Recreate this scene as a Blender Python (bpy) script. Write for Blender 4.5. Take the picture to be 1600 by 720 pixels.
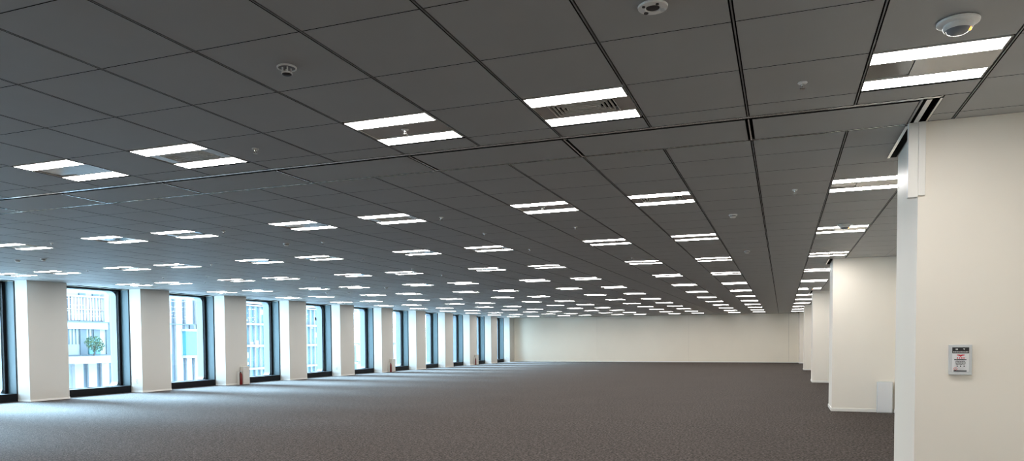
import bpy, bmesh, math, random
from mathutils import Matrix, Vector

random.seed(7)
S = bpy.context.scene
C = S.collection
for o in list(bpy.data.objects):
    bpy.data.objects.remove(o)

# ------------------------------------------------------------------ camera, sky, exposure
CAM = Vector((-1.0563, -4.8196, 1.3332))
YAW, PITCH, ROLL = math.radians(20.5553), math.radians(-2.1541), math.radians(-0.3684)
FPX, CX, CY = 1127.62, 800.0, 574.88
R0v = Vector((math.cos(YAW), math.sin(YAW), 0)); F0 = Vector((-math.sin(YAW), math.cos(YAW), 0)); Z0 = Vector((0, 0, 1))
Fw = math.cos(PITCH) * F0 + math.sin(PITCH) * Z0
U1 = -math.sin(PITCH) * F0 + math.cos(PITCH) * Z0
Rt = math.cos(ROLL) * R0v + math.sin(ROLL) * U1
Up = -math.sin(ROLL) * R0v + math.cos(ROLL) * U1
cd = bpy.data.cameras.new('camera'); cam = bpy.data.objects.new('camera', cd); C.objects.link(cam)
M3 = Matrix((Rt, Up, -Fw)).transposed()
cam.matrix_world = Matrix.Translation(CAM) @ M3.to_4x4()
cd.sensor_fit = 'HORIZONTAL'; cd.sensor_width = 36.0; cd.lens = FPX * 36.0 / 1600.0
cd.shift_x = (800.0 - CX) / 1600.0; cd.shift_y = (CY - 360.0) / 1600.0
cd.clip_start = 0.05; cd.clip_end = 400
S.camera = cam

LAMP = 32.0          # radiance of the lamp diffusers
SKY = 12.0            # radiance of the overcast sky
w = bpy.data.worlds.new('world'); S.world = w; w.use_nodes = True
nt = w.node_tree; nt.nodes.clear()
wo = nt.nodes.new('ShaderNodeOutputWorld'); bg = nt.nodes.new('ShaderNodeBackground')
tc = nt.nodes.new('ShaderNodeTexCoord'); sep = nt.nodes.new('ShaderNodeSeparateXYZ'); rp = nt.nodes.new('ShaderNodeValToRGB')
nt.links.new(tc.outputs['Generated'], sep.inputs[0]); nt.links.new(sep.outputs['Z'], rp.inputs[0])
rp.color_ramp.elements[0].position = 0.0; rp.color_ramp.elements[0].color = (0.58, 0.78, 0.98, 1)
rp.color_ramp.elements[1].position = 0.7; rp.color_ramp.elements[1].color = (0.60, 0.79, 1.0, 1)
nt.links.new(rp.outputs[0], bg.inputs[0]); bg.inputs[1].default_value = SKY
nt.links.new(bg.outputs[0], wo.inputs[0])

# wide soft light added outside to make the blue pools on the carpet
SUN = 75.0
sl = bpy.data.lights.new('added_sun', 'SUN'); so = bpy.data.objects.new('added_sun', sl); C.objects.link(so)
sl.energy = SUN; sl.angle = math.radians(26); sl.color = (.50, .76, 1.0)
el, az = math.radians(25), math.radians(-4)
sd = Vector((math.cos(el) * math.cos(az), math.cos(el) * math.sin(az), -math.sin(el)))
so.rotation_euler = sd.to_track_quat('-Z', 'Y').to_euler(); so.location = (-40, -5, 30)

S.view_settings.view_transform = 'Standard'
try: S.view_settings.look = 'None'
except Exception: pass
S.view_settings.gamma = 1.0; S.view_settings.use_curve_mapping = False
S.view_settings.exposure = 0.0
cy = S.cycles
cy.use_denoising = True
cy.max_bounces = 10; cy.diffuse_bounces = 6; cy.glossy_bounces = 4; cy.transparent_max_bounces = 12
cy.caustics_reflective = False; cy.caustics_refractive = False
cy.sample_clamp_indirect = 8.0
cy.filter_width = 1.1

# ------------------------------------------------------------------ measures
H = 2.8; W = 0.64
XC, XR = -0.2, 0.84            # face of the right pillars, right wall
XP, XG = -17.306, -17.71       # room face of the window pillars, inner plane of the window wall
XGL = -18.03                   # glass
YB, YF = -9.6, 38.97           # back wall, far wall
T1, T2 = 0.275, 0.838          # shutter slot in the ceiling
PIT = 0.606; R1 = 2.54; PER = 3.03
PY, PP, PW = 6.837, 3.129, 0.984

# ------------------------------------------------------------------ materials
def mat(name, col, rough=0.6, metal=0.0, spec=0.5, noise=None, bump=None, emit=None):
    m = bpy.data.materials.new(name); m.use_nodes = True
    n = m.node_tree; b = n.nodes['Principled BSDF']
    b.inputs['Base Color'].default_value = (*col, 1); b.inputs['Roughness'].default_value = rough
    b.inputs['Metallic'].default_value = metal; b.inputs['Specular IOR Level'].default_value = spec
    t = n.nodes.new('ShaderNodeTexCoord')
    if noise:
        sc, amt = noise
        nz = n.nodes.new('ShaderNodeTexNoise'); nz.inputs['Scale'].default_value = sc; nz.inputs['Detail'].default_value = 4
        n.links.new(t.outputs['Object'], nz.inputs[0])
        r = n.nodes.new('ShaderNodeValToRGB')
        r.color_ramp.elements[0].position = .3; r.color_ramp.elements[1].position = .7
        r.color_ramp.elements[0].color = (*[c * (1 - amt) for c in col], 1)
        r.color_ramp.elements[1].color = (*[min(1, c * (1 + amt)) for c in col], 1)
        n.links.new(nz.outputs[0], r.inputs[0]); n.links.new(r.outputs[0], b.inputs['Base Color'])
    if bump:
        sc, st = bump
        nz = n.nodes.new('ShaderNodeTexNoise'); nz.inputs['Scale'].default_value = sc
        n.links.new(t.outputs['Object'], nz.inputs[0])
        bp = n.nodes.new('ShaderNodeBump'); bp.inputs['Strength'].default_value = st; bp.inputs['Distance'].default_value = .002
        n.links.new(nz.outputs[0], bp.inputs['Height']); n.links.new(bp.outputs[0], b.inputs['Normal'])
    if emit:
        b.inputs['Emission Color'].default_value = (*emit[0], 1); b.inputs['Emission Strength'].default_value = emit[1]
        m.cycles.emission_sampling = 'FRONT' if emit[1] > 5 else 'NONE'
    return m

M = {}
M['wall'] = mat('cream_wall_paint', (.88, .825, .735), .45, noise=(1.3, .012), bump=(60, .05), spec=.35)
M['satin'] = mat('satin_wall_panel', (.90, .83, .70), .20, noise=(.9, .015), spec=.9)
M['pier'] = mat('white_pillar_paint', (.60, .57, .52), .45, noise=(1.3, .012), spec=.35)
M['skirt'] = mat('white_skirting', (.86, .84, .79), .35)
M['tile'] = mat('ceiling_panel', (.40, .40, .395), .5, noise=(3.0, .02), bump=(240, .15), spec=.3)
M['tbar'] = mat('ceiling_bar', (.16, .16, .16), .4)
M['edge'] = mat('groove_shade_and_trim', (.035, .035, .035), .7, spec=.1)  # near-black stands in for shadow in the panel grooves; also head trim
M['gap'] = mat('ceiling_void', (.012, .012, .012), .9, spec=.05)
M['rail'] = mat('slot_rail_metal', (.93, .93, .93), .15, metal=.85, spec=.8)
M['black'] = mat('black_window_metal', (.006, .0065, .008), .5, spec=.15)
M['reveal'] = mat('blue_grey_reveal', (.07, .115, .13), .5)
M['outer'] = mat('pale_facade_metal', (.14, .17, .195), .4)
M['frame'] = mat('white_lamp_frame', (.80, .79, .76), .4)
M['panel'] = mat('satin_lamp_panel', (.42, .40, .37), .12, spec=.9, metal=.35)
M['grille'] = mat('grille_metal', (.85, .82, .76), .35, metal=.3)
M['plastic'] = mat('white_device_plastic', (.82, .82, .80), .35)
M['dark'] = mat('dark_device_plastic', (.02, .02, .022), .4)
M['lens'] = mat('grey_sensor_lens', (.22, .23, .25), .15)
M['brass'] = mat('sprinkler_metal', (.55, .53, .5), .25, metal=.8)
M['led'] = mat('orange_led', (.9, .35, .05), .4, emit=((1, .35, .05), 4.0))
M['red'] = mat('extinguisher_red', (.17, .008, .008), .3)
M['redink'] = mat('red_print', (.62, .02, .03), .5)
M['ink'] = mat('black_print', (.02, .02, .025), .5)
M['whiteink'] = mat('white_print', (.75, .75, .75), .5)
M['plate'] = mat('grey_plate', (.60, .62, .63), .35)
M['label'] = mat('white_card', (.78, .79, .80), .5)
M['hose'] = mat('black_rubber', (.02, .02, .02), .6)
M['lamp'] = mat('lamp_diffuser', (.9, .9, .9), .5, emit=((1.0, .965, .92), LAMP))

def carpet():
    m = bpy.data.materials.new('grey_brown_carpet'); m.use_nodes = True
    n = m.node_tree; b = n.nodes['Principled BSDF']; b.inputs['Roughness'].default_value = .75
    b.inputs['Specular IOR Level'].default_value = .05
    b.inputs['Sheen Weight'].default_value = 0.0; b.inputs['Sheen Roughness'].default_value = .4
    t = n.nodes.new('ShaderNodeTexCoord')
    mp = n.nodes.new('ShaderNodeMapping'); mp.inputs['Scale'].default_value = (38, 95, 1); mp.inputs['Rotation'].default_value = (0, 0, .3)
    n.links.new(t.outputs['Object'], mp.inputs[0])
    a = n.nodes.new('ShaderNodeTexNoise'); a.inputs['Scale'].default_value = 1.0; a.inputs['Detail'].default_value = 3; n.links.new(mp.outputs[0], a.inputs[0])
    c = n.nodes.new('ShaderNodeTexNoise'); c.inputs['Scale'].default_value = 0.8; c.inputs['Detail'].default_value = 3; n.links.new(t.outputs['Object'], c.inputs[0])
    r = n.nodes.new('ShaderNodeValToRGB')
    r.color_ramp.elements[0].position = .40; r.color_ramp.elements[0].color = (.020, .0172, .016, 1)
    r.color_ramp.elements[1].position = .62; r.color_ramp.elements[1].color = (.150, .125, .113, 1)
    n.links.new(a.outputs[0], r.inputs[0])
    r2 = n.nodes.new('ShaderNodeValToRGB')
    r2.color_ramp.elements[0].position = .3; r2.color_ramp.elements[0].color = (.90, .90, .90, 1)
    r2.color_ramp.elements[1].position = .7; r2.color_ramp.elements[1].color = (1, 1, 1, 1)
    n.links.new(c.outputs[0], r2.inputs[0])
    mp2 = n.nodes.new('ShaderNodeMapping'); mp2.inputs['Scale'].default_value = (26, 9, 1); mp2.inputs['Rotation'].default_value = (0, 0, -.32)
    n.links.new(t.outputs['Object'], mp2.inputs[0])
    d = n.nodes.new('ShaderNodeTexNoise'); d.inputs['Scale'].default_value = 1.0; d.inputs['Detail'].default_value = 5; d.inputs['Roughness'].default_value = .75
    n.links.new(mp2.outputs[0], d.inputs[0])
    r3 = n.nodes.new('ShaderNodeValToRGB')
    r3.color_ramp.elements[0].position = .36; r3.color_ramp.elements[0].color = (.58, .58, .58, 1)
    r3.color_ramp.elements[1].position = .64; r3.color_ramp.elements[1].color = (1.42, 1.42, 1.42, 1)
    n.links.new(d.outputs[0], r3.inputs[0])
    m2 = n.nodes.new('ShaderNodeMix'); m2.data_type = 'RGBA'; m2.blend_type = 'MULTIPLY'; m2.inputs[0].default_value = 1
    n.links.new(r2.outputs[0], m2.inputs[6]); n.links.new(r3.outputs[0], m2.inputs[7]); r2 = m2
    mx = n.nodes.new('ShaderNodeMix'); mx.data_type = 'RGBA'; mx.blend_type = 'MULTIPLY'; mx.inputs[0].default_value = 1
    n.links.new(r.outputs[0], mx.inputs[6]); n.links.new(r2.outputs[2], mx.inputs[7])
    n.links.new(mx.outputs[2], b.inputs['Base Color'])
    bp = n.nodes.new('ShaderNodeBump'); bp.inputs['Strength'].default_value = .25; bp.inputs['Distance'].default_value = .003
    n.links.new(a.outputs[0], bp.inputs['Height']); n.links.new(bp.outputs[0], b.inputs['Normal'])
    return m
M['carpet'] = carpet()

def glass(name, tint, fac=.06):
    m = bpy.data.materials.new(name); m.use_nodes = True
    n = m.node_tree; n.nodes.clear()
    o = n.nodes.new('ShaderNodeOutputMaterial'); mx = n.nodes.new('ShaderNodeMixShader')
    tr = n.nodes.new('ShaderNodeBsdfTransparent'); tr.inputs[0].default_value = (*tint, 1)
    gl = n.nodes.new('ShaderNodeBsdfGlossy'); gl.inputs['Roughness'].default_value = .02
    lw = n.nodes.new('ShaderNodeLayerWeight'); lw.inputs[0].default_value = .5
    pw = n.nodes.new('ShaderNodeMath'); pw.operation = 'POWER'; pw.inputs[1].default_value = 4.0
    ml = n.nodes.new('ShaderNodeMath'); ml.operation = 'MULTIPLY_ADD'; ml.inputs[1].default_value = .8; ml.inputs[2].default_value = .03
    n.links.new(lw.outputs['Facing'], pw.inputs[0]); n.links.new(pw.outputs[0], ml.inputs[0])
    n.links.new(ml.outputs[0], mx.inputs[0]); n.links.new(tr.outputs[0], mx.inputs[1]); n.links.new(gl.outputs[0], mx.inputs[2])
    n.links.new(mx.outputs[0], o.inputs[0])
    return m
M['glass'] = glass('window_glass', (.93, .985, .99))
M['b_white'] = mat('facade_white', (.25, .25, .26), .6, noise=(.8, .05))
M['b_pale'] = mat('facade_pale_blue', (.20, .225, .24), .4, noise=(2.0, .12))
M['b_grey'] = mat('facade_blue_grey', (.06, .085, .105), .5)
M['b_cyan'] = mat('cyan_curtain_glass', (.04, .16, .20), .3)
M['b_glass'] = mat('teal_facade_glass', (.085, .15, .17), .15)
M['b_line'] = mat('facade_joint', (.06, .085, .10), .5)
M['street'] = mat('street_paving', (.68, .70, .70), .8)
M['leaf'] = mat('green_leaves', (.035, .07, .028), .6, noise=(8, .5))
M['bark'] = mat('brown_bark', (.06, .05, .04), .8)

# ------------------------------------------------------------------ mesh helpers
class MB:
    def __init__(s): s.v = []; s.f = []; s.m = []; s.mats = []
    def mi(s, m):
        if m not in s.mats: s.mats.append(m)
        return s.mats.index(m)
    def box(s, x0, x1, y0, y1, z0, z1, m=None, xf=None):
        b = len(s.v); k = s.mi(m)
        P = [(x, y, z) for z in (z0, z1) for y in (y0, y1) for x in (x0, x1)]
        if xf: P = [tuple(xf @ Vector(p)) for p in P]
        s.v += P
        for q in ((0, 2, 3, 1), (4, 5, 7, 6), (0, 1, 5, 4), (2, 6, 7, 3), (0, 4, 6, 2), (1, 3, 7, 5)):
            s.f.append([b + i for i in q]); s.m.append(k)
        return s
    def quad(s, pts, m):
        b = len(s.v); s.v += [tuple(p) for p in pts]; s.f.append(list(range(b, b + len(pts)))); s.m.append(s.mi(m)); return s
    def lathe(s, prof, m, n=24, cx=0, cy=0, ax='z', close=True):
        """profile of (r, z) pairs turned about the z axis"""
        k = s.mi(m); b = len(s.v)
        for r, z in prof:
            for i in range(n):
                a = 2 * math.pi * i / n
                s.v.append((cx + r * math.cos(a), cy + r * math.sin(a), z))
        for j in range(len(prof) - 1):
            for i in range(n):
                i2 = (i + 1) % n
                s.f.append([b + j * n + i, b + j * n + i2, b + (j + 1) * n + i2, b + (j + 1) * n + i]); s.m.append(k)
        if close:
            s.f.append([b + i for i in range(n)][::-1]); s.m.append(k)
            s.f.append([b + (len(prof) - 1) * n + i for i in range(n)]); s.m.append(k)
        return s
    def tube(s, pts, r, m, n=8):
        k = s.mi(m); rings = []
        pts = [Vector(p) for p in pts]
        for i, p in enumerate(pts):
            d = (pts[min(i + 1, len(pts) - 1)] - pts[max(i - 1, 0)]).normalized()
            a = d.cross(Vector((0, 0, 1)));
            if a.length < 1e-3: a = d.cross(Vector((0, 1, 0)))
            a.normalize(); c = d.cross(a)
            b = len(s.v); rings.append(b)
            for j in range(n):
                t = 2 * math.pi * j / n
                s.v.append(tuple(p + r * (math.cos(t) * a + math.sin(t) * c)))
        for q in range(len(rings) - 1):
            for j in range(n):
                s.f.append([rings[q] + j, rings[q] + (j + 1) % n, rings[q + 1] + (j + 1) % n, rings[q + 1] + j]); s.m.append(k)
        s.f.append([rings[0] + j for j in range(n)][::-1]); s.m.append(k)
        s.f.append([rings[-1] + j for j in range(n)]); s.m.append(k)
        return s
    def build(s, name, parent=None, loc=(0, 0, 0), smooth=False, bevel=0, kind=None):
        me = bpy.data.meshes.new(name); me.from_pydata(s.v, [], s.f)
        for m in s.mats: me.materials.append(m)
        for p, k in zip(me.polygons, s.m): p.material_index = k
        if smooth:
            for p in me.polygons: p.use_smooth = True
            try: me.set_sharp_from_angle(angle=math.radians(40))
            except Exception: pass
        me.update()
        o = bpy.data.objects.new(name, me); C.objects.link(o); o.location = loc
        if parent: o.parent = parent
        if bevel:
            b = o.modifiers.new('bevel', 'BEVEL'); b.width = bevel; b.segments = 2; b.limit_method = 'ANGLE'
        if kind: o['kind'] = kind
        return o

def empty(name, loc=(0, 0, 0), rz=0):
    o = bpy.data.objects.new(name, None); C.objects.link(o); o.location = loc; o.rotation_euler = (0, 0, rz)
    o.empty_display_size = .1
    return o
def tag(o, label, cat, group=None, kind=None):
    o['label'] = label; o['category'] = cat
    if group: o['group'] = group
    if kind: o['kind'] = kind
    return o
def copy_tree(o, parent=None):
    c = o.copy(); C.objects.link(c)
    if parent: c.parent = parent
    for ch in o.children: copy_tree(ch, c)
    return c
ORD = ['first', 'second', 'third', 'fourth', 'fifth', 'sixth', 'seventh', 'eighth', 'ninth', 'tenth', 'eleventh', 'twelfth', 'thirteenth', 'fourteenth']

# ------------------------------------------------------------------ structure: floor, walls
MB().box(XGL - .02, XR, YB, YF, -.15, 0, M['carpet']).build('floor', kind='structure')

far = MB(); far.box(-18.4, XR + .2, YF + .02, YF + .2, 0, 3.1, M['gap'])
xs = [-17.75, -11.83, -6.28, -.73, XR]
for a, b in zip(xs, xs[1:]): far.box(a + .002, b - .002, YF, YF + .04, 0, H, M['satin'])
far.build('wall_far', kind='structure')
MB().box(XP, XC, YF - .014, YF, 0, .06, M['skirt']).build('baseboard_far', kind='structure', bevel=.003)
MB().box(XR, XR + .18, YB, YF, 0, H + .2, M['wall']).build('wall_right', kind='structure')
MB().box(-18.4, XR + .2, YB - .2, YB, 0, 3.1, M['wall']).build('wall_back', kind='structure')
bb = MB()
ends = [(YB, .8)] + [(0, 0)]
RC = [.80, 9.70, 19.12, 28.53, 37.93]       # near faces of the right pillars
RCL = [.95, .95, .95, .95, 1.03]
segs = [(YB, RC[0])] + [(RC[i] + RCL[i], RC[i + 1]) for i in range(4)]
for a, b in segs: bb.box(XR - .012, XR, a, b, 0, .06, M['skirt'])
bb.build('baseboard_right', kind='structure')

# the stretch of window wall beside and behind the camera: solid between the openings
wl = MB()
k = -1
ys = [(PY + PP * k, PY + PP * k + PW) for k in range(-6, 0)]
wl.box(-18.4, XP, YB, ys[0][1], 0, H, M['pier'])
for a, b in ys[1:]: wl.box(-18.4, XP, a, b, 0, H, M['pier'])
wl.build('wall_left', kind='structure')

# ------------------------------------------------------------------ ceiling
ce = MB()
ZT = H + .016
G = .0036
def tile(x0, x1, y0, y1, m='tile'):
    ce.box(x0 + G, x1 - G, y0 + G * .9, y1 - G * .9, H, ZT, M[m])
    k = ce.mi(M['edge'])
    for q in range(2, 6): ce.m[-6 + q] = k  # side faces coloured dark to draw the groove shadow
TB = .0072
cols = [(-W * (i + 1), -W * i) for i in range(-1, 27)]        # (left, right) edges of a panel column
LIGHTCOLS = []
i = 0
while i < 27:
    LIGHTCOLS += [i, i + 3] if i + 3 < 27 else [i]
    i += 5
LIGHTCOLS = [c for c in (0, 3, 5, 8, 10, 13, 15, 18, 20, 23, 25)]
rows_near = [(-W * (j + 1), -W * j) for j in range(0, 15)]    # Y 0 .. -9.6
NEARLIGHT = {0: 0, 5: -1, 10: -2}                             # j -> row id
rows_far = []
y = R1 - 2 * PIT
rows_far.append((T2 + .012, y))
n = 0
while y < YF - .01:
    rows_far.append((y, min(y + PIT, YF))); y += PIT
def is_light(ci, y0):
    if ci not in LIGHTCOLS: return False
    t = (y0 - R1) / PER
    return abs(t - round(t)) < .02 and -.1 < t < 11.5
for ci0, (xa, xb) in enumerate(cols):
    ci = ci0 - 1
    xa2, xb2 = xa + TB, xb - TB
    if ci == -1: xb2 = xb
    for j, (ya, yb) in enumerate(rows_near):
        if ci in LIGHTCOLS and j in NEARLIGHT: continue
        tile(xa2, xb2, ya, yb)
    for ya, yb in rows_far:
        if is_light(ci, ya): continue
        tile(xa2, xb2, ya, yb)
    # row from Y=0 to the slot
    if ci >= 1: tile(xa2, xb2, 0, T1 - .036)
    elif ci == 0:
        tile(xa2, xb2, 0, T1 - .036); tile(-.15, xb2, T1 - .036, W); tile(-.15, xb2, W, .80)
    else:
        tile(xa2, xb2, 0, W); tile(xa2, xb2, W, T2)
# wall strips left and right of the grid
tile(W, XR, YB, YF); tile(XG, -27 * W, YB, 0); tile(XG, -27 * W, 0, T1 - .036); tile(XG, -27 * W, T2 + .012, YF)
# main bars running in depth
for i in range(-1, 28):
    x = -W * i
    if i >= 1: sp = [(YB, T1 - .036), (T2 + .012, YF)]
    elif i == 0: sp = [(YB, .80), (T2, YF)]
    else: sp = [(YB, YF)]
    for a, b in sp: ce.box(x - .0035, x + .0035, a, b, H - .001, ZT, M['tbar'])
# panels of the shutter zone, two columns wide, and the black joints between them
xe = [-.27] + [-W * i for i in range(2, 27, 2)] + [XG]
for a, b in zip(xe[1:], xe):
    tile(a + .020, b - (.020 if b != -.27 else 0), T1 + .036, T2 - .014)
for x in xe[1:-1]: ce.box(x - .006, x + .004, T1 + .034, T2 - .012, H - .002, ZT, M['rail'])
# backing
ce.box(XG, XR, YB, YF, H + .10, H + .2, M['gap'])
ce.box(-18.4, XG - .02, YB, YF, H + .0, H + .2, M['pier'])
ce.build('ceiling', kind='structure')

# rails along the slot
r = MB()
r.box(XG, -.155, T1 - .034, T1 - .022, H - .002, ZT, M['rail']); r.box(XG, -.165, T1 - .014, T1 - .001, H - .0015, ZT, M['rail']);
r.build('trim_1', kind='structure')
r = MB(); r.box(XG, -.26, T2 - .012, T2 - .003, H - .002, ZT, M['rail']); r.build('trim_2', kind='structure')
r = MB(); r.box(-.165, -.152, T1 - .004, .80, H - .006, ZT, M['rail']); r.box(-.235, -.205, T1 + .016, .80, H - .003, ZT, M['rail'])
r.box(-.268, -.255, T1 + .016, .80, H - .003, ZT, M['tile'])
r.build('trim_3', kind='structure')
# dark head trim over the windows
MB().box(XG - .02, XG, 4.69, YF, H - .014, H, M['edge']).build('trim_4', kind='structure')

# ------------------------------------------------------------------ windows
def rrect(y0, y1, z0, z1, rad, n=8):
    pts = []
    for cyy, czz, a0 in ((y1 - rad, z1 - rad, 0), (y0 + rad, z1 - rad, 90), (y0 + rad, z0 + rad, 180), (y1 - rad, z0 + rad, 270)):
        for q in range(n + 1):
            a = math.radians(a0 + 90 * q / n)
            pts.append((cyy + rad * math.cos(a), czz + rad * math.sin(a)))
    return pts
def window(num, y0, y1):
    e = empty('window_%d' % num, (XG, y0, 0)); e['kind'] = 'structure'
    L = y1 - y0
    xg = XGL - XG
    # sill
    MB().box(xg - .05, 0, 0, L, 0, .18, M['black']).build('window_sill', e, bevel=.004)
    MB().box(xg - .02, xg + .03, 0, L - .10, .18, .192, M['outer']).build('bottom_rail', e)
    # far reveal, facing back down the room, and near reveal
    rv = MB().box(xg, -.03, L - .012, L, .18, H - .02, M['reveal']).box(-.03, 0, L - .014, L, .18, H - .02, M['black']).build('reveal', e)
    rv['label'] = 'blue grey window reveal'
    MB().box(xg, 0, 0, .012, .18, H - .02, M['reveal']).build('reveal', e)
    fr = MB()
    fr.box(xg - .04, xg + .02, L - .085, L - .012, .18, H - .02, M['black'])
    fr.box(xg - .04, xg + .02, .012, .06, .18, H - .02, M['black'])
    fr.box(xg - .04, xg + .02, .06, L - .085, H - .042, H - .02, M['black'])
    fr.build('window_frame', e)
    MB().box(xg - .012, xg - .004, .06, L - .085, .192, H - .042, M['glass']).build('window_pane', e)
    # facade frame outside the glass, with rounded corners
    of = MB()
    xa, xb = xg - .05, xg - .30
    ya, yb, za, zb = .03, L - .10, .15, H - .055
    inner = rrect(ya, yb, za, zb, .17)
    outer = []
    cyy, czz = (ya + yb) / 2, (za + zb) / 2
    for (py, pz) in inner:
        # push out to a rectangle a little larger
        ty = (yb - ya) / 2 + .12; tz = (zb - za) / 2 + .07
        dy, dz = py - cyy, pz - czz
        s = min(ty / abs(dy) if dy else 9e9, tz / abs(dz) if dz else 9e9)
        outer.append((cyy + dy * s, czz + dz * s))
    N = len(inner); b = len(of.v); km = of.mi(M['outer'])
    for x in (xa, xb):
        for p in inner: of.v.append((x, p[0], p[1]))
        for p in outer: of.v.append((x, p[0], p[1]))
    for q in range(N):
        q2 = (q + 1) % N
        of.f += [[q, q2, N + q2, N + q], [2 * N + q, 3 * N + q, 3 * N + q2, 2 * N + q2], [q, 2 * N + q, 2 * N + q2, q2], [N + q, N + q2, 3 * N + q2, 3 * N + q]]
        of.m += [km] * 4
    of.build('outer_frame', e)
    return e
window(1, PY - PP + PW, PY)
for k in range(10):
    window(k + 2, PY + PP * k + PW, PY + PP * (k + 1))
for q, k in enumerate(range(-2, -6, -1)):
    window(12 + q, PY + PP * k + PW, PY + PP * (k + 1))
window(16, PY + PP * -6 + PW, PY + PP * -5) if False else None

# ------------------------------------------------------------------ window pillars
def near_item(k):
    if k % 3 == 2: return ', with a red extinguisher at its foot'
    if k % 3 == 1: return ', with a wall switch and socket'
    return ''
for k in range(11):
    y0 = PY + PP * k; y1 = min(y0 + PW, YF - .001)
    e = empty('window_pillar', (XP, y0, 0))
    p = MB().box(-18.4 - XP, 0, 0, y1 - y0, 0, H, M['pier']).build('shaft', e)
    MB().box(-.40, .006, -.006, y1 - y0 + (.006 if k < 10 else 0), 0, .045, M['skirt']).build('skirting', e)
    lab = 'cream pillar on the window side, %s from the left%s' % (ORD[k], near_item(k))
    if k == 10: lab = 'cream pillar on the window side, in the corner with the far wall'
    tag(e, lab, 'pillar', 'pillars between the windows')

# switches and sockets on the camera side of pillars 2, 5, 8, 11
for k in (1, 4, 7, 10):
    yy = PY + PP * k
    w_ = {1: 'second', 4: 'fifth', 7: 'eighth', 10: 'last'}[k]
    e = empty('light_switch', (-17.52, yy, 1.38))
    MB().box(-.035, .035, -.010, 0, -.06, .06, M['plastic']).build('plate', e, bevel=.003)
    MB().box(-.014, .014, -.015, -.010, -.03, .03, M['plate']).build('rocker', e)
    tag(e, 'white wall switch on the %s window pillar from the left' % w_, 'switch', 'switches on the window pillars')
    e = empty('wall_socket', (-17.52, yy, .31))
    m_ = MB().box(-.035, .035, -.010, 0, -.06, .06, M['plastic']).build('plate', e, bevel=.003)
    for dz in (-.028, .022):
        MB().box(-.014, .014, -.0115, -.010, dz - .010, dz + .014, M['dark']).build('outlet', e)
    tag(e, 'white wall socket low on the %s window pillar from the left' % w_, 'socket', 'sockets on the window pillars')

# extinguishers and their low housings
def text(name, body, size, m, parent, loc, rot, align='CENTER', extr=.0008):
    cu = bpy.data.curves.new(name, 'FONT'); cu.body = body; cu.size = size; cu.align_x = align; cu.align_y = 'CENTER'; cu.extrude = extr
    cu.materials.append(m)
    o = bpy.data.objects.new(name, cu); C.objects.link(o); o.parent = parent; o.location = loc; o.rotation_euler = rot
    return o
for k in (2, 5, 8):
    y0 = PY + PP * k
    w_ = {2: 'third', 5: 'sixth', 8: 'ninth'}[k]
    e = empty('extinguisher_housing', (XP, y0 + .64, 0))
    MB().box(.008, .12, .0, .30, 0, .57, M['pier']).build('casing', e, bevel=.006)
    MB().box(.120, .123, .03, .15, .505, .535, M['plate']).build('name_plate', e)
    # a thin guard plate on the camera side of the extinguisher
    MB().box(.008, .10, -.16, -.148, 0, .43, M['pier']).box(.008, .02, -.148, 0, 0, .03, M['pier']).build('side_plate', e)
    tag(e, 'low cream housing on the %s window pillar, beside a red extinguisher' % w_, 'housing', 'low housings on the window pillars')
    x = empty('fire_extinguisher', (XP + .075, y0 + .565, 0))
    MB().lathe([(.001, 0), (.050, 0), (.054, .012), (.054, .30), (.048, .335), (.030, .36), (.016, .372), (.016, .385)], M['red'], 20).build('cylinder', x, smooth=True)
    v_ = MB().lathe([(.001, .385), (.018, .385), (.018, .41), (.001, .41)], M['dark'], 12)
    v_.box(-.012, .055, -.008, .008, .405, .415, M['plate']).box(-.012, .06, -.008, .008, .428, .438, M['plate']).box(-.014, -.004, -.008, .008, .405, .438, M['plate'])
    v_.build('valve_handle', x)
    MB().tube([(0, -.02, .395), (.02, -.045, .39), (.03, -.060, .34), (.03, -.0605, .20), (.03, -.0605, .12)], .007, M['hose']).build('hose', x, smooth=True)
    tag(x, 'red fire extinguisher on the carpet at the %s window pillar from the left' % w_, 'fire extinguisher', 'fire extinguishers by the windows')

# ------------------------------------------------------------------ right-hand pillars
rl = ['nearest and largest cream pillar at the right edge, carrying a white control panel',
      'second cream pillar along the right wall, with a low box at its foot',
      'third cream pillar along the right wall, partly hidden behind the second',
      'fourth cream pillar along the right wall, seen as a narrow strip',
      'last cream pillar on the right side, in the corner with the far wall']
for k, y0 in enumerate(RC):
    L = RCL[k] if k < 4 else YF - y0 - .001
    e = empty('wall_pillar', (XC, y0, 0))
    MB().box(0, XR - XC - .001, 0, L, 0, H - .001, M['wall']).build('shaft', e)
    MB().box(-.012, XR - XC - .013, -.012, L, 0, .06, M['skirt']).build('skirting', e, bevel=.003)
    tag(e, rl[k], 'pillar', 'pillars along the right wall')
    if k:
        t_ = MB().box(XC - .06, XC - .008, y0 - .02, y0 + L - (.02 if k == 4 else 0), H - .006, H - .0005, M['gap'])
        t_.box(XC - .08, XC - .06, y0 - .02, y0 + L - (.02 if k == 4 else 0), H - .010, H - .0005, M['rail'])
        t_.build('trim_%d' % (5 + k), kind='structure')
t_ = MB().box(XC - .055, XC - .008, .85, 1.78, H - .006, H - .0005, M['gap']).box(XC - .075, XC - .055, .85, 1.78, H - .010, H - .0005, M['rail'])
t_.build('trim_5', kind='structure')

# shutter guide cover at the top corner of the nearest pillar
e = empty('shutter_guide_cover', (XC, RC[0], 2.295))
MB().box(-.062, -.001, -.006, .05, 0, .504, M['skirt']).build('cover', e, bevel=.003)
MB().box(-.001, .042, -.016, -.001, .008, .504, M['skirt']).build('corner_strip', e, bevel=.002)
tag(e, 'cream boxed cover hanging below the ceiling at the corner of the nearest pillar', 'cover')

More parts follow.
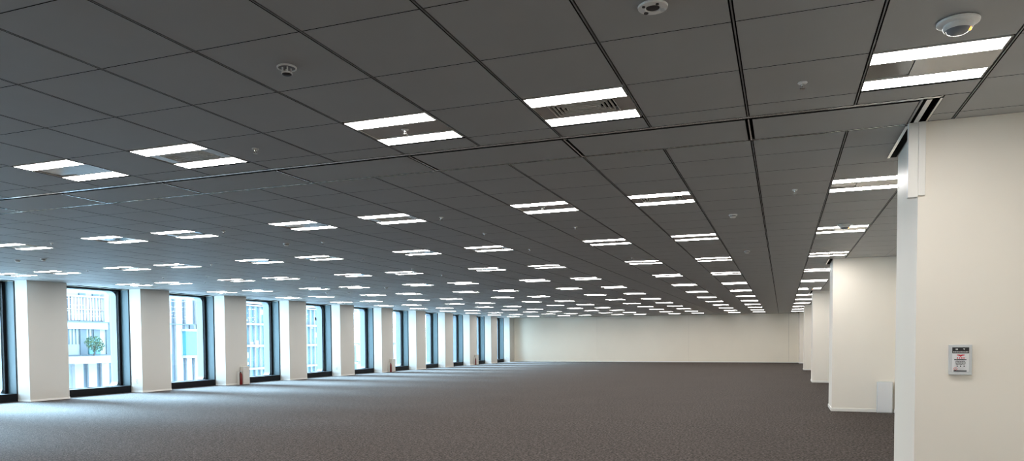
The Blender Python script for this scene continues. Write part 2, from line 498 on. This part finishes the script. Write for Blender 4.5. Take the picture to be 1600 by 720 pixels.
# low box on the second pillar
e = empty('low_box', (.665, RC[1], 0))
MB().box(-.125, .125, -.11, -.013, 0, .56, M['plate']).build('body', e, bevel=.006)
MB().box(-.118, .118, -.118, -.11, .01, .55, M['label']).build('front_cover', e, bevel=.003)
tag(e, 'low pale grey box at the foot of the second right-hand pillar', 'box')

# control panel on the nearest pillar
e = empty('control_panel', (.064, RC[0], 1.19))
MB().box(-.068, .068, -.022, 0, -.098, .098, M['plate']).build('housing', e, bevel=.004)
MB().box(-.068, .068, -.026, -.020, -.104, -.092, M['plate']).build('lower_lip', e, bevel=.002)
cd_ = MB().box(-.049, .049, -.0235, -.021, -.083, .080, M['label']).build('instruction_card', e)
cd_['label'] = 'white printed card with a black header'
hd = MB().box(-.049, .049, -.0248, -.0234, .041, .081, M['dark']).build('header_band', cd_)
pr = MB(); rnd = random.Random(3)
Yf = -.0252
def bar(x0, x1, z0, z1, m, y=Yf): pr.box(x0, x1, y, -.0232, z0, z1, m)
# header: two white marks and a line of white lettering
pr.box(-.030, -.016, -.0256, -.0246, .064, .072, M['whiteink'])
pr.quad([(.013, -.0257, .073), (.026, -.0257, .073), (.0195, -.0257, .063)][::-1], M['whiteink'])
x = -.045
while x < .043:
    w_ = rnd.uniform(.003, .005); pr.box(x, x + w_, -.0256, -.0246, .047, .047 + rnd.uniform(.005, .0075), M['whiteink']); x += w_ + .0015
# red emblem: broad wings narrowing to a point below the middle
pr.quad([(-.024, Yf, .031), (-.020, Yf, .026), (-.008, Yf, .024), (0, Yf, .017), (.008, Yf, .024), (.020, Yf, .026), (.026, Yf, .031), (.010, Yf, .033), (0, Yf, .030), (-.008, Yf, .033)], M['redink'])
for q in range(4): bar(-.021 + q * .0125, -.021 + q * .0125 + .006, .006, .013, M['redink'])
def line(z, h, x0, x1, m=M['ink'], gap=.0016):
    x = x0
    while x < x1:
        w_ = rnd.uniform(.0022, .0045); bar(x, min(x + w_, x1), z, z + h * rnd.uniform(.65, 1), m); x += w_ + gap
line(-.004, .006, -.036, .034, gap=.0008)
line(-.014, .004, -.028, .026); line(-.0215, .004, -.032, .030)
line(-.030, .004, -.030, .030); line(-.037, .0045, -.026, .022, gap=.004)
for q in range(3): bar(-.022 + q * .020, -.016 + q * .020, -.049, -.042, M['ink'])
# ring mark and pale lines
N = 20
for q in range(N):
    a0, a1 = 2 * math.pi * q / N, 2 * math.pi * (q + 1) / N
    pr.quad([(-.029 + rr * math.cos(a), Yf, -.063 + rr * math.sin(a)) for rr, a in ((.008, a0), (.008, a1), (.0105, a1), (.0105, a0))], M['redink'])
line(-.065, .004, -.034, -.024)
line(-.058, .0025, -.008, .018, M['plate']); line(-.064, .0025, -.008, .022, M['plate']); line(-.070, .0025, -.008, .014, M['plate'])
bar(-.040, .036, -.081, -.074, M['ink'])
pr.build('card_print', cd_)
tag(e, 'white wall control panel with a black header and red emblem on the nearest pillar', 'control panel')

# ------------------------------------------------------------------ ceiling lights
FD = .596
def strip_bm(y0, y1):
    m_ = MB(); m_.box(.012, W - .024, y0, y1, .0, .03, M['frame'])
    m_.m[0] = m_.mi(M['lamp'])        # bottom face gives the light
    return m_
def make_light(kind):
    e = empty('ceiling_light')
    SW = .155
    x1 = W - .012
    h = MB()
    h.box(0.011, x1, 0, .006, 0, .05, M['frame']).box(0.011, x1, FD - .006, FD, 0, .05, M['frame'])
    h.box(.011, .0118, .006, FD - .006, 0.001, .05, M['frame']).box(x1 - .0008, x1, .006, FD - .006, 0.001, .05, M['frame'])
    h.box(0.011, x1, 0, FD, .05, .07, M['frame'])
    h.build('housing', e)
    for (a, b) in ((.007, .007 + SW), (FD - .007 - SW, FD - .007)):
        s_ = strip_bm(a, b).build('diffuser', e); s_['label'] = 'lit white light strip'
    ya, yb = .007 + SW + .003, FD - .007 - SW - .003
    if kind == 'grille':
        g = MB()
        gx0, gx1 = .10, W - .11
        g.box(.0125, gx0, ya, yb, .004, .018, M['panel']); g.build('center_panel', e)
        g = MB(); g.box(gx1, x1 - .0015, ya, yb, .004, .018, M['panel']); g.build('center_panel', e)
        g = MB(); g.box(gx0, gx1, ya, yb, .035, .045, M['gap'])
        for q in range(5):
            d = .004 + q * .026; t = .006
            a0, a1, b0, b1 = gx0 + d * 1.0, gx1 - d * 1.0, ya + d, yb - d
            if b1 - b0 < .03: break
            g.box(a0, a1, b0, b0 + t, .002, .016, M['grille']).box(a0, a1, b1 - t, b1, .002, .016, M['grille'])
            g.box(a0, a0 + t, b0 + t, b1 - t, .002, .016, M['grille']).box(a1 - t, a1, b0 + t, b1 - t, .002, .016, M['grille'])
        d = .004 + 4 * .026 + .02
        g.box(gx0 + d, gx1 - d, ya + d, yb - d, .004, .02, M['grille'])
        gg = g.build('air_grille', e); gg['label'] = 'slotted air outlet between the light strips'
    elif kind == 'split':
        xm = .012 + .22
        MB().box(.0125, xm - .001, ya, yb, .010, .020, M['panel']).build('center_panel', e)
        MB().box(xm + .001, x1 - .0015, ya, yb, .002, .012, M['panel']).build('center_panel', e)
    else:
        MB().box(.0125, x1 - .0015, ya, yb, .008, .018, M['panel']).build('center_panel', e)
    return e
protos = {}
def place_light(kind, loc, label, group):
    if kind not in protos:
        o = protos[kind] = make_light(kind)
    else: o = copy_tree(protos[kind])
    o.location = loc; tag(o, label, 'ceiling light', group)
    return o
KIND = {0: 'split', 3: 'grille', 5: 'plain', 8: 'grille', 10: 'split', 13: 'grille', 15: 'split', 18: 'grille', 20: 'split', 23: 'grille', 25: 'split'}
def what(k): return {'grille': 'twin-strip light with air grille', 'split': 'twin-strip light', 'plain': 'twin-strip light with plain panel'}[k]
GRP = 'square twin-strip lights in the office ceiling'
for j, rid in NEARLIGHT.items():
    for n_, c in enumerate(LIGHTCOLS):
        if rid == 0:
            lab = '%s, %s from right, nearest row, before the ceiling slot' % (what(KIND[c]), ORD[n_])
        else:
            lab = '%s behind the viewpoint, %s row back, %s from right' % (what(KIND[c]), {-1: 'first', -2: 'second'}[rid], ORD[n_])
        place_light(KIND[c], (-W * (c + 1), -W * (j + 1) + .022, H), lab, GRP)
for k in range(12):
    for n_, c in enumerate(LIGHTCOLS):
        place_light(KIND[c], (-W * (c + 1), R1 + PER * k + .005, H),
                    '%s, %s from right, %s row beyond the ceiling slot' % (what(KIND[c]), ORD[n_], ORD[k]), GRP)

# ------------------------------------------------------------------ ceiling devices
def make_sprinkler():
    e = empty('sprinkler_head')
    MB().lathe([(.001, 0), (.024, 0), (.027, -.004), (.024, -.008), (.018, -.011), (.001, -.011)], M['plastic'], 20).build('flange', e, smooth=True)
    MB().lathe([(.001, -.011), (.010, -.011), (.008, -.024), (.001, -.024)], M['brass'], 12).box(-.010, -.007, -.002, .002, -.034, -.011, M['brass']).box(.007, .010, -.002, .002, -.034, -.011, M['brass']).build('nozzle', e)
    MB().lathe([(.001, -.034), (.015, -.034), (.015, -.037), (.001, -.037)], M['brass'], 16).build('deflector', e)
    return e
def make_heat():
    e = empty('heat_detector')
    MB().lathe([(.001, 0), (.048, 0), (.052, -.004), (.051, -.011), (.046, -.011), (.044, -.005), (.001, -.005)], M['plastic'], 28).build('base', e, smooth=True)
    MB().lathe([(.001, -.0055), (.044, -.0055), (.044, -.007), (.001, -.007)], M['lens'], 28).build('recess', e)
    c_ = MB()
    for q in range(4):
        a = math.pi / 4 + q * math.pi / 2
        c_.box(.022 * math.cos(a) - .003, .022 * math.cos(a) + .003, .022 * math.sin(a) - .003, .022 * math.sin(a) + .003, -.036, -.006, M['plastic'])
    c_.lathe([(.026, -.034), (.028, -.034), (.028, -.040), (.026, -.040)], M['plastic'], 20)
    c_.build('cage', e)
    MB().lathe([(.001, -.034), (.025, -.034), (.025, -.043), (.016, -.048), (.001, -.048)], M['dark'], 20).build('sensing_disc', e, smooth=True)
    return e
def make_smoke():
    e = empty('smoke_detector')
    MB().lathe([(.001, 0), (.048, 0), (.050, -.006), (.046, -.016), (.001, -.016)], M['plastic'], 28).build('base', e, smooth=True)
    MB().lathe([(.001, -.016), (.034, -.016), (.032, -.024), (.001, -.024)], M['dark'], 24).build('vent_ring', e)
    MB().lathe([(.001, -.024), (.034, -.024), (.036, -.030), (.028, -.040), (.001, -.042)], M['plastic'], 24).build('cap', e, smooth=True)
    return e
def make_downlight():
    e = empty('emergency_downlight')
    MB().lathe([(.030, -.002), (.060, -.002), (.066, -.006), (.064, -.014), (.034, -.016), (.030, -.010)], M['plastic'], 32, close=False).build('trim_ring', e, smooth=True)
    MB().lathe([(.001, -.001), (.029, -.001), (.029, -.013), (.001, -.014)], M['dark'], 24).build('lamp_lens', e)
    for q, (a, m_, r_) in enumerate([(2.4, 'dark', .010), (.55, 'plate', .012), (3.9, 'dark', .007), (5.3, 'dark', .007)]):
        MB().lathe([(.001, -.012), (r_, -.012), (r_, -.019), (.001, -.019)], M[m_], 14, cx=.047 * math.cos(a), cy=.047 * math.sin(a)).build('status_button', e)
    return e
def make_motion():
    e = empty('motion_sensor')
    MB().lathe([(.001, 0), (.082, 0), (.090, -.006), (.088, -.014), (.078, -.020), (.001, -.020)], M['plastic'], 40).build('base', e, smooth=True)
    MB().lathe([(.060, -.018), (.064, -.030), (.060, -.040), (.054, -.044), (.052, -.040), (.052, -.018)], M['plastic'], 36, close=False).build('collar', e, smooth=True)
    MB().lathe([(.001, -.018), (.052, -.018), (.052, -.040), (.044, -.054), (.028, -.062), (.001, -.065)], M['lens'], 32).build('lens', e, smooth=True)
    MB().lathe([(.001, -.034), (.008, -.034), (.008, -.054), (.001, -.056)], M['led'], 12, cx=.044, cy=-.012).build('indicator', e)
    return e
MAK = {'sprinkler_head': make_sprinkler, 'heat_detector': make_heat, 'smoke_detector': make_smoke, 'emergency_downlight': make_downlight, 'motion_sensor': make_motion}
dp = {}
def dev(kind, x, y, label, group=None, dz=0):
    if kind not in dp: o = dp[kind] = MAK[kind]()
    else: o = copy_tree(dp[kind])
    o.location = (x, y, H + dz)
    tag(o, label, {'sprinkler_head': 'sprinkler', 'heat_detector': 'detector', 'smoke_detector': 'detector', 'emergency_downlight': 'downlight', 'motion_sensor': 'sensor'}[kind], group)
    return o
dev('motion_sensor', -.307, -.913, 'white domed motion sensor with an orange light, nearest at top right', 'motion sensors in the right light column')
dev('motion_sensor', -.32, 5.42, 'white domed motion sensor just before the second light beyond the slot, right column', 'motion sensors in the right light column')
dev('motion_sensor', -.315, 17.6, 'tiny domed motion sensor on a far light of the right column', 'motion sensors in the right light column')
dev('emergency_downlight', -1.6, -1.582, 'round white downlight with a dark centre at the top edge of the ceiling')
dev('heat_detector', -3.539, -1.585, 'round detector with a hanging dark disc, alone at upper left')
SG = 'small sprinkler heads in the ceiling'
near_s = [(-.96, -.314, 'small sprinkler between the nearest right light and its neighbour'),
          (-4.803, -.328, 'small sprinkler between second and third near lights from the left'),
          (-3.523, -.326, 'small sprinkler in the middle panel of the near centre light')]
for x, y_, l in near_s: dev('sprinkler_head', x, y_, l, SG, .008 if x == -3.523 else 0)
far_s = [(-.954, 2.85, 'small sprinkler left of the first right-column light beyond the slot', 0),
         (-3.554, 2.83, 'small sprinkler in a middle panel, first row of lights beyond the slot', .008),
         (-4.84, 2.93, 'small sprinkler between two first-row lights beyond the slot, left of centre', 0),
         (-7.943, 2.785, 'small sprinkler near the first-row light, fifth from the right beyond the slot', 0),
         (-10.994, 2.70, 'small sprinkler in the first row beyond the slot, far to the left', 0),
         (-3.57, 4.246, 'small sprinkler behind the first-row centre light beyond the slot', 0),
         (-4.857, 4.279, 'small sprinkler behind the first row beyond the slot, left of centre', 0),
         (-7.357, 4.139, 'right one of a close pair of sprinklers behind the first row, left half', 0),
         (-4.852, 6.162, 'small sprinkler behind the second row beyond the slot, left of centre', 0),
         (-11.03, 5.86, 'small sprinkler beside a second-row light at the left', 0),
         (-8.0, 6.25, 'small sprinkler behind the second row, in the left half', 0),
         (-14.045, 5.747, 'small sprinkler beside a second-row light near the windows', 0),
         (-12.86, 7.688, 'right one of two sprinklers between second and third rows at far left', 0),
         (-13.986, 7.571, 'left one of two sprinklers between second and third rows at far left', 0),
         (-3.567, 8.016, 'small sprinkler between second and third rows, centre of the ceiling', 0),
         (-8.014, 8.085, 'small sprinkler between second and third rows, left half', 0),
         (-8.043, 9.5, 'small sprinkler just behind the third row, left half', 0),
         (-11.0, 8.999, 'small sprinkler beside a third-row light, left half', 0),
         (-14.05, 8.879, 'small sprinkler beside a third-row light near the windows', 0)]
for x, y_, l, dz in far_s: dev('sprinkler_head', x, y_, l, SG, dz)
DG = 'round detectors in the ceiling'
for x, y_, l in [(-1.613, 4.091, 'round detector beyond the slot, right of centre, behind the first row'),
                 (-1.62, 7.837, 'round detector right of centre, behind the second row'),
                 (-7.956, 4.085, 'left one of a close pair of devices behind the first row, left half'),
                 (-13.569, 4.006, 'left one of two dark round detectors at the far left of the ceiling'),
                 (-12.989, 4.048, 'right one of two dark round detectors at the far left of the ceiling'),
                 (-13.05, 13.5, 'right one of two far detectors near the windows'),
                 (-13.75, 13.4, 'left one of two far detectors near the windows'),
                 (-11.12, 12.35, 'single far detector in the left half, behind the fourth row')]:
    dev('smoke_detector', x, y_, l, DG)

# ------------------------------------------------------------------ outside
MB().box(-90, -18.6, -60, 110, -14.4, -14, M['street']).build('street_ground', kind='structure')
def bld(name, label): return tag(empty(name, (0, 0, -14)), label, 'building')
ZG = 14.0   # local z of the office floor
# pale office block seen through the first windows
b = bld('office_building', 'pale office building with white panels and grey window strips outside the left windows')
XB = -40.0
MB().box(XB - 12, XB - .3, 14, 37.8, 0, 19.4, M['b_pale']).build('facade_wall', b)
p_ = MB()
for (a, c) in [(14, 24.0), (25.9, 26.45), (26.8, 27.35), (27.7, 28.2), (28.6, 30.6), (30.9, 33.1), (33.55, 34.1), (34.45, 34.9), (35.2, 35.6), (36.1, 37.8)]:
    p_.box(XB - .3, XB - .05, a, c, 10.5, ZG + .6, M['b_white'])
for (a, c) in [(14, 16), (17, 22), (28.0, 28.3), (28.6, 30.6), (30.9, 33.15), (33.55, 34.1), (34.45, 35.05), (35.4, 35.8), (36.2, 37.8)]:
    p_.box(XB - .3, XB - .05, a, c, ZG + 2.66, ZG + 4.35, M['b_white'])
for (a, c) in [(28.6, 30.6), (30.9, 33.15), (33.55, 34.1), (36.2, 37.8)]:
    p_.box(XB - .3, XB - .05, a, c, ZG + .6, ZG + 2.60, M['b_white'])
p_.build('white_panels', b)
g_ = MB()
for a in (26.45, 27.35, 28.22, 33.12, 34.1, 34.95, 35.6, 30.6):
    g_.box(XB - .31, XB - .22, a, a + .42, 10.5, ZG + 4.35, M['b_grey'])
g_.build('window_strips', b)
l_ = MB(); rnd = random.Random(2)
l_.box(XB - .1, XB + .12, 24.5, 28.2, ZG + .60, ZG + .68, M['b_line']).box(XB - .1, XB + .02, 25, 35.2, ZG + 2.60, ZG + 2.66, M['b_line'])
for q in range(12): l_.box(XB - .3, XB - .26, 25.3 + q * .22, 25.34 + q * .22, ZG + 1.3, ZG + 2.5, M['b_line'])
for q in range(15): l_.box(XB - .3, XB - .2, 25.1 + q * .2, 25.1 + q * .2 + rnd.uniform(.11, .18), ZG + 2.72, ZG + 4.1, M['b_white'])
l_.box(XB - .3, XB - .1, 24.5, 28.0, ZG + 3.35, ZG + 3.40, M['b_white']).box(XB - .3, XB - .06, 24.5, 28.2, ZG + 4.1, ZG + 4.2, M['b_white']).box(XB - .3, XB - .06, 24.5, 28.2, ZG + 2.2, ZG + 2.6, M['b_white'])
l_.build('ledges', b)
for (a, c, m_) in [(27.0, 27.4, 'b_cyan'), (27.45, 27.75, 'b_cyan')]:
    MB().box(XB - .31, XB - .20, a, c, ZG + .7, ZG + 1.7, M[m_]).build('window', b)
bw = MB().box(XB - .2, XB + .25, 34.1, 35.35, ZG + .47, ZG + 2.15, M['b_cyan']).build('bay_window', b)
bw['label'] = 'bright cyan bay window with white ledges'
MB().box(XB - .2, XB + .32, 34.0, 35.5, ZG + 2.15, ZG + 2.30, M['b_white']).build('bay_ledge', b)
MB().box(XB - .2, XB + .32, 34.0, 35.5, ZG + .30, ZG + .47, M['b_white']).build('bay_ledge', b)
MB().box(XB - 12.2, XB + .0, 13.8, 38, 19.4, 19.6, M['b_white']).build('roof', b)
# tree on the terrace ledge of that building
tr = empty('terrace_tree', (XB + .9, 26.4, .62))
MB().box(XB + .12, XB + 1.7, 24.5, 28.2, ZG + .2, ZG + .6, M['b_white']).build('terrace', b)
MB().tube([(0, 0, 0), (.02, .03, .3), (-.02, 0, .6)], .04, M['bark']).build('trunk', tr)
lf = MB(); rnd = random.Random(5)
for q in range(900):
    while True:
        v = Vector((rnd.uniform(-1, 1), rnd.uniform(-1, 1), rnd.uniform(-1, 1)))
        if v.length < 1: break
    c_ = Vector((v.x * .45, v.y * .55 + (.15 if v.z < 0 else 0), .70 + v.z * .48))
    n1 = Vector((rnd.gauss(0, 1), rnd.gauss(0, 1), rnd.gauss(0, 1))).normalized(); n2 = n1.orthogonal().normalized(); n3 = n1.cross(n2)
    s_ = rnd.uniform(.03, .06)
    lf.quad([c_ + n2 * s_, c_ + n3 * s_ * .6, c_ - n2 * s_, c_ - n3 * s_ * .6], M['leaf'])
lf.build('foliage', tr)
tag(tr, 'small green tree on a terrace outside the first full window', 'tree')
# glass block seen through the third and fourth windows
b = bld('glass_building', 'teal glass building with white floor bands outside the third and fourth windows')
MB().box(XB - 14, XB - .4, 39.2, 56, 0, 18.3, M['b_glass']).build('glass_wall', b)
f_ = MB()
for z in (8, 9.4, 10.6, 11.5, 12.3, 13.2, 15.0, 16.7, 18.2): f_.box(XB - .4, XB + .0, 39.1, 56.1, z, z + .16, M['b_white'])
f_.build('floor_bands', b)
f_ = MB(); rnd = random.Random(9)
for q in range(28):
    yq = 39.3 + q * .6
    f_.box(XB - .4, XB - .25, yq, yq + .05, 8, 18.2, M['b_white'])
for q in range(70):
    yq = 39.3 + rnd.randrange(28) * .6; zq = 12.3 + rnd.uniform(0, 5.4)
    f_.box(XB - .42, XB - .36, yq + .08, yq + .55, zq, zq + rnd.uniform(.15, .5), M['b_grey'] if rnd.random() < .5 else M['b_white'])
f_.build('glazing_bars', b)
MB().box(XB - 14.2, XB, 39, 56.2, 18.3, 18.6, M['b_white']).build('roof', b)
# low far block behind the farther windows
b = bld('far_building', 'distant low pale building seen through the farther windows')
MB().box(XB - 20, XB - 4, 62, 100, 0, 15.2, M['b_pale']).build('facade_wall', b)
f_ = MB()
for z in (9.2, 11.0, 13.0, 15.0): f_.box(XB - 4, XB - 3.8, 62, 100, z, z + .25, M['b_grey'])
f_.build('window_bands', b)
